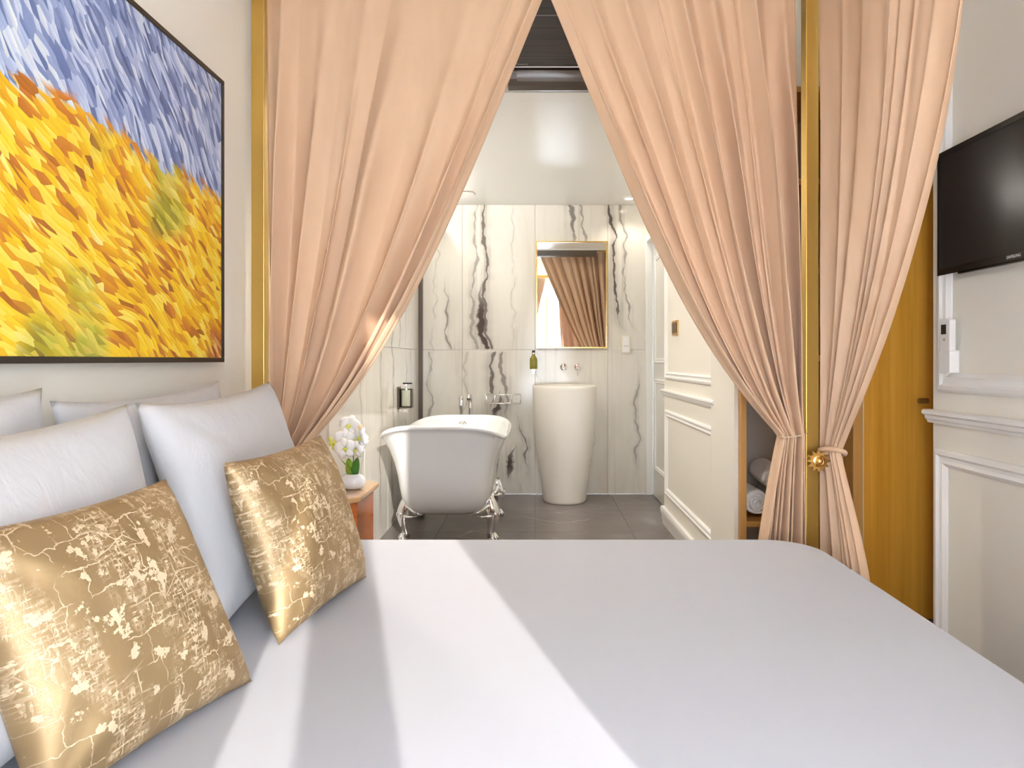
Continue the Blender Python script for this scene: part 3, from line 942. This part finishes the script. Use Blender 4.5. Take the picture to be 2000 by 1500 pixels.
part('tub_shell', MB().rings(rings), M_ENAMEL, tub, smooth=60)
# overflow on the far inner wall
oy = TCY + HL * .875
mb = MB().lathe([(.030, 0), (.030, -.006), (.024, -.012), (.012, -.013), (.010, -.018), (.001, -.019)], (TCX - .01, oy + .005, .603), 24, 'y')
for k in range(6):
    a = PI * k / 3
    mb.tube([(TCX - .01 + .010 * math.cos(a), oy - .010, .603 + .010 * math.sin(a)), (TCX - .01 + .026 * math.cos(a), oy - .010, .603 + .026 * math.sin(a))], .003, 6)
part('overflow', mb, M_CHROME, tub, smooth=40)
# one ornate foot, mirrored copies share the shape
def foot_mesh():
    mb = MB()
    # shank: hugs the hull, swells at the knee, tapers to the ankle and paw
    pts = [(-.016, 0, .305), (.000, 0, .268), (.016, 0, .228), (.026, 0, .186), (.030, 0, .140), (.022, 0, .095), (.014, 0, .058), (.020, 0, .032)]
    mb.tube(pts, [.010, .026, .036, .042, .037, .027, .022, .024], 14)
    # acanthus leaves spreading sideways under the hull
    for sgn in (-1, 1):
        mb.tube([(.010, 0, .225), (-.004, sgn * .045, .218), (-.026, sgn * .088, .196), (-.052, sgn * .122, .178)], [.032, .030, .022, .006], 10, flat=.5)
        mb.tube([(.028, 0, .170), (.016, sgn * .036, .160), (-.008, sgn * .066, .162), (-.038, sgn * .092, .170)], [.028, .024, .016, .005], 10, flat=.5)
        mb.tube([(.010, 0, .245), (.008, sgn * .030, .272), (-.010, sgn * .046, .305)], [.022, .018, .006], 8, flat=.5)
    for k in range(3):
        mb.tube([(.044 - .004 * k, (k - 1) * .016, .21 - .01 * abs(k - 1)), (.066 - .012 * abs(k - 1), (k - 1) * .024, .172), (.056 - .01 * abs(k - 1), (k - 1) * .020, .13)], [.006, .011, .005], 8)
    # ball and claws
    mb.ball((.030, 0, .024), .024, 14)
    for a in (-.9, -.3, .3, .9):
        d = Vector((math.cos(a), math.sin(a), 0)); o = Vector((.016, 0, 0))
        mb.tube([o + d * .004 + Vector((0, 0, .050)), o + d * .026 + Vector((0, 0, .047)), o + d * .040 + Vector((0, 0, .028)), o + d * .042 + Vector((0, 0, .005))], [.010, .010, .008, .004], 8)
    return mesh_of('claw_foot', mb, M_CHROME, True)
fm = foot_mesh()
for sx in (1, -1):
    for y in (3.99, 4.62):
        ft = part('claw_foot', None, None, tub, at=(TCX + sx * .232, y, 0), me=fm)
        ft.rotation_euler = (0, 0, (-.35 if y < 4.2 else .35) if sx > 0 else PI + (.35 if y < 4.2 else -.35))

# tub mixer standing behind the far end
mx = thing('tub_mixer', 'chrome bath mixer with hand shower standing behind the far end of the tub', 'tap', (-.49, 5.16, 0))
part('riser', MB().tube([(-.490, 5.16, .0), (-.490, 5.16, .735), (-.490, 5.155, .770), (-.490, 5.13, .792), (-.492, 5.09, .792), (-.493, 5.07, .772)], [.014, .014, .014, .015, .016, .015], 14), M_CHROME, mx, smooth=40)
part('mixer_body', MB().tube([(-.60, 5.16, .62), (-.46, 5.16, .62)], .020, 14).ball((-.46, 5.16, .62), .024), M_CHROME, mx, smooth=40)
part('floor_rose', MB().lathe([(.03, 0), (.03, .012), (.014, .016)], (-.49, 5.16, 0), 20), M_CHROME, mx, smooth=40)
part('hand_shower', MB().tube([(-.557, 5.14, .64), (-.557, 5.14, .69), (-.557, 5.14, .70), (-.557, 5.14, .785), (-.557, 5.14, .792)], [.010, .010, .0155, .0165, .012], 14), M_CHROME, mx, smooth=40)
part('hose', MB().tube([(-.557, 5.14, .64), (-.56, 5.13, .5), (-.575, 5.13, .35), (-.60, 5.14, .33), (-.605, 5.155, .45), (-.59, 5.16, .61)], .006, 8), M_CHROME, mx, smooth=True)

# ================================================================== WASHBASIN
BX, BY = .224, 5.165
wbn = thing('pedestal_washbasin', 'tall white tapering freestanding washbasin under the mirror', 'washbasin', (BX, BY, 0))
prof = [(.155, 0), (.160, .004), (.163, .02), (.170, .10), (.187, .22), (.206, .36), (.222, .50), (.234, .63), (.240, .75), (.243, .845), (.2425, .866), (.239, .872), (.233, .874),
        (.228, .870), (.222, .84), (.205, .79), (.17, .75), (.10, .735), (.03, .73), (.002, .73)]
part('basin_body', MB().lathe(prof, (BX, BY, 0), 72), M_STONE, wbn, smooth=50)
part('drain', MB().lathe([(.025, .731), (.025, .736), (.018, .738), (.002, .738)], (BX, BY, 0), 24), M_CHROME, wbn, smooth=40)
tp = thing('basin_tap', 'wall-mounted chrome tap with two round roses above the washbasin', 'tap', (.28, YB, 1.0))
for x, nm in ((.226, 'spout'), (.338, 'lever')):
    part('rose', MB().lathe([(.028, YB), (.029, YB - .006), (.026, YB - .011), (.012, YB - .013)], (x, 0, 1.008), 28, 'y'), M_CHROME, tp, smooth=40)
part('spout', MB().tube([(.226, YB - .01, 1.008), (.226, YB - .14, 1.004), (.226, YB - .165, .998), (.226, YB - .17, .985)], .011, 14), M_CHROME, tp, smooth=40)
part('lever', MB().tube([(.338, YB - .01, 1.008), (.338, YB - .05, 1.008)], .016, 14).tube([(.338, YB - .045, 1.0), (.338, YB - .055, .94)], [.006, .004], 10), M_CHROME, tp, smooth=40)

mr = thing('wall_mirror', 'rectangular mirror with thin gold frame above the washbasin', 'mirror', (.29, YB, 1.158))
mx0, mx1, mz0, mz1 = .008, .573, 1.158, 2.004
for b_ in ((mx0, mx1, mz0, mz0 + .010), (mx0, mx1, mz1 - .010, mz1), (mx0, mx0 + .010, mz0 + .01, mz1 - .01), (mx1 - .010, mx1, mz0 + .01, mz1 - .01)):
    part('frame_bar', MB().box(b_[0], b_[1], YB - .026, YB - .001, b_[2], b_[3]), M_BRASS, mr, bevel=.001, bseg=1)
part('glass', MB().box(mx0 + .01, mx1 - .01, YB - .018, YB - .004, mz0 + .01, mz1 - .01), M_MIRROR, mr)

so = thing('wall_socket', 'cream wall socket on the marble right of the mirror', 'socket', (.72, YB, 1.12))
part('plate', MB().prism(rrect(.684, .756, 1.119, 1.260, .008, 4), 'y', YB - .010, YB - .0005), mat('cream_socket_frame', (.80, .70, .55), .35), so, bevel=.002)
part('insert', MB().prism(rrect(.694, .746, 1.129, 1.250, .005, 4), 'y', YB - .013, YB - .009), M_WHITEPLASTIC, so, bevel=.001, bseg=1)
for x in (.708, .720, .732):
    part('hole', MB().lathe([(.003, YB - .0125), (.003, YB - .0135)], (x, 0, 1.175), 10, 'y'), M_BLACK, so)

# soap bottle in a bracket on the wall
bt = thing('soap_dispenser', 'golden green soap bottle with black cap on the wall left of the washbasin', 'soap dispenser', (-.012, 5.37, .99))
M_GREENGLASS = mat('golden_green_liquid', (.30, .26, .03), .15, Transmission_Weight=.25)
part('bottle', MB().lathe([(.028, .994), (.030, 1.0), (.030, 1.068), (.026, 1.082), (.014, 1.098), (.012, 1.112)], (-.012, 5.372, 0), 24), M_GREENGLASS, bt, smooth=40)
part('neck', MB().lathe([(.012, 1.108), (.012, 1.122)], (-.012, 5.372, 0), 16), M_CHROME, bt, smooth=40)
part('cap', MB().lathe([(.013, 1.122), (.013, 1.136), (.010, 1.140)], (-.012, 5.372, 0), 16).box(-.020, -.004, 5.335, 5.372, 1.127, 1.134), M_BLACK, bt, smooth=40)
part('bracket', MB().box(-.026, .002, 5.345, YB, .984, .992).box(-.022, -.002, YB - .006, YB - .0005, .955, .992), M_CHROME, bt, bevel=.001, bseg=1)

# wire basket on the back wall
wk = thing('wire_basket', 'small chrome wire soap basket on the marble behind the tub', 'basket', (-.25, 5.36, .715))
bx0, bx1, by0, by1, bz0, bz1 = -.386, -.114, 5.30, YB - .004, .724, .793
for z in (bz0, bz1):
    part('hoop', MB().tube([(bx0, by0, z), (bx1, by0, z), (bx1, by1, z), (bx0, by1, z), (bx0, by0, z)], .0042, 8), M_CHROME, wk, smooth=True)
for k in range(5):
    x = bx0 + (bx1 - bx0) * k / 4
    part('wire', MB().tube([(x, by0, bz1), (x, by0, bz0), (x, by1, bz0), (x, by1, bz1)], .0030, 6), M_CHROME, wk, smooth=True)
for y in (5.33, 5.36, 5.39):
    part('wire', MB().tube([(bx0, y, bz0), (bx1, y, bz0)], .0026, 6), M_CHROME, wk, smooth=True)

# bottle holder on the left marble wall
dp = thing('shower_dispenser', 'bottle with dark cap in a square metal holder on the left marble wall', 'soap dispenser', (-.90, 4.60, .70))
hx, hy = -.868, 4.60
part('bottle', MB().prism(rrect(hx - .030, hx + .030, hy - .030, hy + .030, .018, 5), 'z', .755, .862), mat('pale_green_liquid', (.56, .57, .45), .2, Transmission_Weight=.2), dp, smooth=40)
part('pump', MB().lathe([(.016, .862), (.016, .868), (.006, .870), (.006, .895), (.022, .896), (.022, .902)], (hx, hy, 0), 18), M_CHROME, dp, smooth=40)
part('cap', MB().box(hx - .022, hx + .040, hy - .012, hy + .012, .902, .912), M_BLACK, dp, bevel=.002)
mb = MB().box(XBL + .0005, XBL + .008, hy - .05, hy + .05, .735, .885)
mb.box(hx - .040, hx + .040, hy + .033, hy + .040, .745, .870).box(hx - .046, hx - .039, hy - .036, hy + .036, .745, .870).box(hx + .034, hx + .041, hy - .010, hy + .040, .745, .870).box(hx - .046, hx + .041, hy - .036, hy + .04, .742, .750)
part('holder', mb, M_DARKMETAL, dp, bevel=.001, bseg=1)
part('base_clip', MB().box(hx - .045, hx + .010, hy - .02, hy + .02, .712, .738), M_CHROME, dp, bevel=.002)

# thin shower arm near the ceiling
sa = thing('wall_shower', 'thin chrome shower arm high on the left marble wall', 'shower', (-.92, 4.6, 2.19))
part('arm', MB().tube([(XBL, 4.6, 2.203), (-.45, 4.6, 2.203), (-.415, 4.6, 2.198), (-.402, 4.6, 2.180)], .006, 10), M_CHROME, sa, smooth=True)
part('rose', MB().lathe([(.028, XBL), (.028, XBL + .006), (.010, XBL + .010)], (0, 4.6, 2.203), 20, 'x'), M_CHROME, sa, smooth=40)

# light switch
sw = thing('light_switch', 'gold framed double light switch on the panelled bathroom wall', 'switch', (XBR, 4.07, 1.225))
part('plate', MB().box(XBR - .010, XBR, 4.00, 4.15, 1.112 + .10, 1.20 + .10), M_BRASS, sw, bevel=.002)
for y in (4.012, 4.080):
    part('rocker', MB().box(XBR - .014, XBR - .009, y, y + .058, 1.226, 1.287), mat('brown_rocker', (.10, .065, .035), .3), sw, bevel=.001, bseg=1)

# recessed ceiling spots
M_LAMP = bpy.data.materials.new('lit_lamp'); M_LAMP.use_nodes = True
def _f():
    p = M_LAMP.node_tree.nodes['Principled BSDF']
    p.inputs['Emission Color'].default_value = (1, .90, .76, 1); p.inputs['Emission Strength'].default_value = 12
_f()
for (x, y, e_, lab) in ((.715, 5.20, 5, 'recessed ceiling spotlight near the right end of the marble wall'), (-.62, 5.0, 5, 'recessed ceiling spotlight above the far end of the tub'),
               (.60, 3.75, 13, 'recessed ceiling spotlight near the panelled bathroom wall'), (-.48, 3.27, 48, 'recessed ceiling spotlight above the near end of the tub')):
    s = thing('ceiling_spot', lab, 'spotlight', (x, y, ZB), 'bathroom ceiling spotlights')
    part('ring', MB().lathe([(.042, ZB), (.042, ZB - .004), (.030, ZB - .006), (.030, ZB)], (x, y, 0), 28, cap0=False, cap1=False), M_TRIM, s, smooth=40)
    part('lamp', MB().lathe([(.029, ZB - .001), (.029, ZB - .003), (.001, ZB - .0035)], (x, y, 0), 24), M_LAMP, s)
    l = add_light('spot_light', 'SPOT', (x, y, ZB - .012), e_, (1.0, .925, .82), spot_size=R(130), spot_blend=.6, shadow_soft_size=.03)
    l.parent = s; l.location = (0, 0, -.012)
# linear light along the left side of the bathroom ceiling
ls = thing('linear_light', 'slim linear ceiling light above the left side of the tub', 'lamp', (-.80, 4.2, 2.24))
part('profile', MB().box(-.835, -.812, 3.34, 5.15, 2.235, ZB), mat('white_aluminium', (.8, .8, .8), .4), ls)
part('diffuser', MB().box(-.811, -.795, 3.34, 5.15, 2.240, 2.262), mat('soft_diffuser', (.9, .9, .88), .4, Emission_Color=(1, .93, .83, 1), Emission_Strength=2.0), ls)
l = add_light('linear_light_glow', 'AREA', (0, 0, 0), 11, (1.0, .94, .86), shape='RECTANGLE', size=.02, size_y=1.8)
l.parent = ls; l.location = (.010, .045, .012); l.rotation_euler = (0, R(-112), 0)
# bedroom pendant above the bed, out of the frame
cl = thing('pendant_lamp', 'round opal glass pendant lamp over the bed', 'lamp', (.25, .75, 2.40))
part('rose', MB().lathe([(.06, ZC), (.06, ZC - .02), (.02, ZC - .03)], (.25, .75, 0), 32), M_BRASS, cl, smooth=40)
part('rod', MB().tube([(.25, .75, ZC - .02), (.25, .75, 2.66)], .008, 10), M_BRASS, cl, smooth=40)
part('fitter', MB().lathe([(.02, 2.68), (.05, 2.67), (.055, 2.64)], (.25, .75, 0), 24), M_BRASS, cl, smooth=40)
M_OPAL = bpy.data.materials.new('opal_glass'); M_OPAL.use_nodes = True
def _f():
    nt = M_OPAL.node_tree; nt.nodes.clear()
    o = nt.nodes.new('ShaderNodeOutputMaterial'); e = nt.nodes.new('ShaderNodeEmission')
    e.inputs['Color'].default_value = (1, .95, .88, 1); e.inputs['Strength'].default_value = 2.5
    nt.links.new(e.outputs[0], o.inputs[0])
_f()
part('globe', MB().ball((.25, .75, 2.52), .13, 28), M_OPAL, cl, smooth=True)
l = add_light('pendant_light', 'POINT', (0, 0, 0), 23, (1.0, .97, .92), shadow_soft_size=.135)
l.parent = cl; l.location = (0, 0, .12)

# ================================================================== NIGHTSTAND AND ORCHID
NX0, NX1, NY0, NY1, NZ = -1.0, -.652, 2.50, 2.90, .555
ns = thing('nightstand', 'glossy orange wood nightstand with chamfered corners beside the tub', 'nightstand', ((NX0 + NX1) / 2, 2.7, 0))
M_LACQ = mat('orange_burl_lacquer', (.58, .17, .04), .12, Coat_Weight=1.0, Coat_Roughness=.04)
def _f():
    t = NT(M_LACQ)
    n = t.noise(t.mapped(t.pos(), (6, 6, 16), (0, .5, 0)), 1.0, 5, .6, 1.2)
    t.l(t.ramp(n, [(.3, (.36, .075, .015)), (.55, (.58, .155, .03)), (.75, (.72, .26, .06))]), t.p.inputs['Base Color'])
_f()
M_TOP = mat('lacquered_oak_top', (.62, .36, .16), .10, Coat_Weight=1.0, Coat_Roughness=.03)
def cham(x0, x1, y0, y1, c):
    return [(x0 + c, y0), (x1 - c, y0), (x1, y0 + c), (x1, y1 - c), (x1 - c, y1), (x0 + c, y1), (x0, y1 - c), (x0, y0 + c)]
part('top', MB().prism(cham(NX0, NX1, NY0, NY1, .05), 'z', NZ - .022, NZ), M_TOP, ns, bevel=.005)
part('body', MB().prism(cham(NX0 + .02, NX1 - .018, NY0 + .02, NY1 - .018, .05), 'z', .05, NZ - .022), M_LACQ, ns, bevel=.003)
part('drawer', MB().box(NX0 + .08, NX1 - .08, NY0 + .012, NY0 + .022, .36, .51), M_LACQ, ns, bevel=.003)
part('handle', MB().ball(((NX0 + NX1) / 2, NY0 + .004, .435), .012), M_BRASS, ns, smooth=True)
part('plinth', MB().box(NX0 + .05, NX1 - .05, NY0 + .05, NY1 - .04, 0, .05), M_BLACK, ns)

OX, OY, OZ = -.722, 2.70, NZ
og = thing('potted_orchid', 'small white orchid in a white pebble-shaped pot on the nightstand', 'plant', (OX, OY, OZ))
rings = []
for r, h in ((.020, 0), (.038, .004), (.050, .016), (.054, .030), (.050, .044), (.040, .054), (.028, .060), (.024, .058), (.020, .050), (.001, .048)):
    rings.append([(OX + r * math.cos(2 * PI * j / 36), OY + r * .85 * math.sin(2 * PI * j / 36), OZ + h) for j in range(36)])
part('pot', MB().rings(rings), mat('white_porcelain', (.74, .75, .78), .08, Coat_Weight=.5), og, smooth=50)
M_LEAF = mat('orchid_leaf_green', (.22, .42, .04), .4)
def _f():
    t = NT(M_LEAF)
    n = t.noise(t.mapped(t.pos(), (120, 120, 6)), 1.0, 2)
    t.l(t.ramp(n, [(.3, (.12, .30, .02)), (.7, (.38, .56, .08))]), t.p.inputs['Base Color'])
_f()
M_LEAF2 = mat('dark_leaf_green', (.06, .20, .03), .4)
def leaf(yaw, tilt, ln, wd_, curl, m, x=0, y=0):
    def f(u, v):
        w_ = wd_ * (math.sin(PI * min(1, .18 + .82 * v)) ** .7 if v < .999 else .02)
        a = (u - .5) * 2
        out = tilt * ln * v + curl * v * v
        side = a * w_
        cup = .25 * w_ * a * a
        px_ = side; py_ = -out + cup; pz = ln * v
        c, s_ = math.cos(yaw), math.sin(yaw)
        return (OX + x + px_ * c - py_ * s_, OY + y + px_ * s_ + py_ * c, OZ + .050 + pz)
    o = part('leaf', MB().grid(f, 8, 14), m, og, smooth=True)
    solidify(o, .0012)
leaf(-.15, .10, .075, .021, .012, M_LEAF, -.008)
leaf(.55, .18, .080, .016, .02, M_LEAF2, .010)
leaf(-.9, .35, .07, .013, .02, M_LEAF, -.004)
leaf(2.8, .2, .06, .014, .01, M_LEAF2)
part('stem', MB().tube([(OX + .004, OY, OZ + .05), (OX + .004, OY, OZ + .12), (OX, OY, OZ + .17), (OX - .015, OY, OZ + .20), (OX - .05, OY - .005, OZ + .185), (OX - .085, OY - .01, OZ + .172)], .0022, 8), M_LEAF2, og, smooth=True)
M_PETAL = mat('white_petal', (.86, .87, .87), .55, Subsurface_Weight=0.0)
M_YEL = mat('yellow_lip', (.72, .74, .12), .5)
def blossom(x, y, z, r, yaw, pitch, roll):
    rot = Matrix.Rotation(yaw, 3, 'Z') @ Matrix.Rotation(pitch, 3, 'X') @ Matrix.Rotation(roll, 3, 'Y')
    o0 = Vector((OX + x, OY + y, OZ + z))
    mb = MB()
    for k in range(5):
        a = 2 * PI * k / 5 + PI / 2
        wide = 1.25 if k in (1, 4) else .85
        def f(u, v):
            s_ = (u - .5) * 2
            rr = r * (.08 + .92 * v)
            w_ = r * .46 * wide * math.sin(PI * min(.985, .10 + .84 * v)) ** .75
            dx = math.cos(a) * rr - math.sin(a) * s_ * w_; dz = math.sin(a) * rr + math.cos(a) * s_ * w_
            dy = -.20 * r * math.sin(PI * v) + .16 * r * s_ * s_ + (.05 * r if k in (1, 4) else 0) * -1
            return o0 + rot @ Vector((dx, dy, dz))
        mb.grid(f, 6, 7)
    b = part('blossom', mb, M_PETAL, og, smooth=True)
    solidify(b, .0008)
    lp = MB()
    for q, rr in (((0, -.20 * r, -.10 * r), .17 * r), ((-.13 * r, -.22 * r, -.02 * r), .10 * r), ((.13 * r, -.22 * r, -.02 * r), .10 * r), ((0, -.28 * r, -.24 * r), .10 * r)):
        c_ = o0 + rot @ Vector(q); lp.ball(c_, rr, 10)
    part('lip', lp, M_YEL, b, smooth=True)
blossom(-.018, .02, .248, .044, .1, -.2, .3)
blossom(-.030, -.01, .200, .040, .35, 0, .1)
blossom(-.020, -.035, .165, .042, .2, -.1, -.2)
blossom(.034, .0, .203, .044, -.7, .1, .4)
blossom(.010, .02, .190, .046, -.15, .05, .8)
blossom(.018, -.02, .160, .036, -.3, .2, .2)
for (x, z, r) in ((-.085, .198, .008), (-.082, .180, .009), (-.062, .186, .011), (-.058, .168, .012), (-.070, .164, .009), (.034, .245, .010), (-.060, .210, .009)):
    part('bud', MB().ball((OX + x, OY - .01, OZ + z), r, 10, sz=1.25), M_YEL if x < 0 else mat('peach_bud', (.85, .66, .42), .5), og, smooth=True)
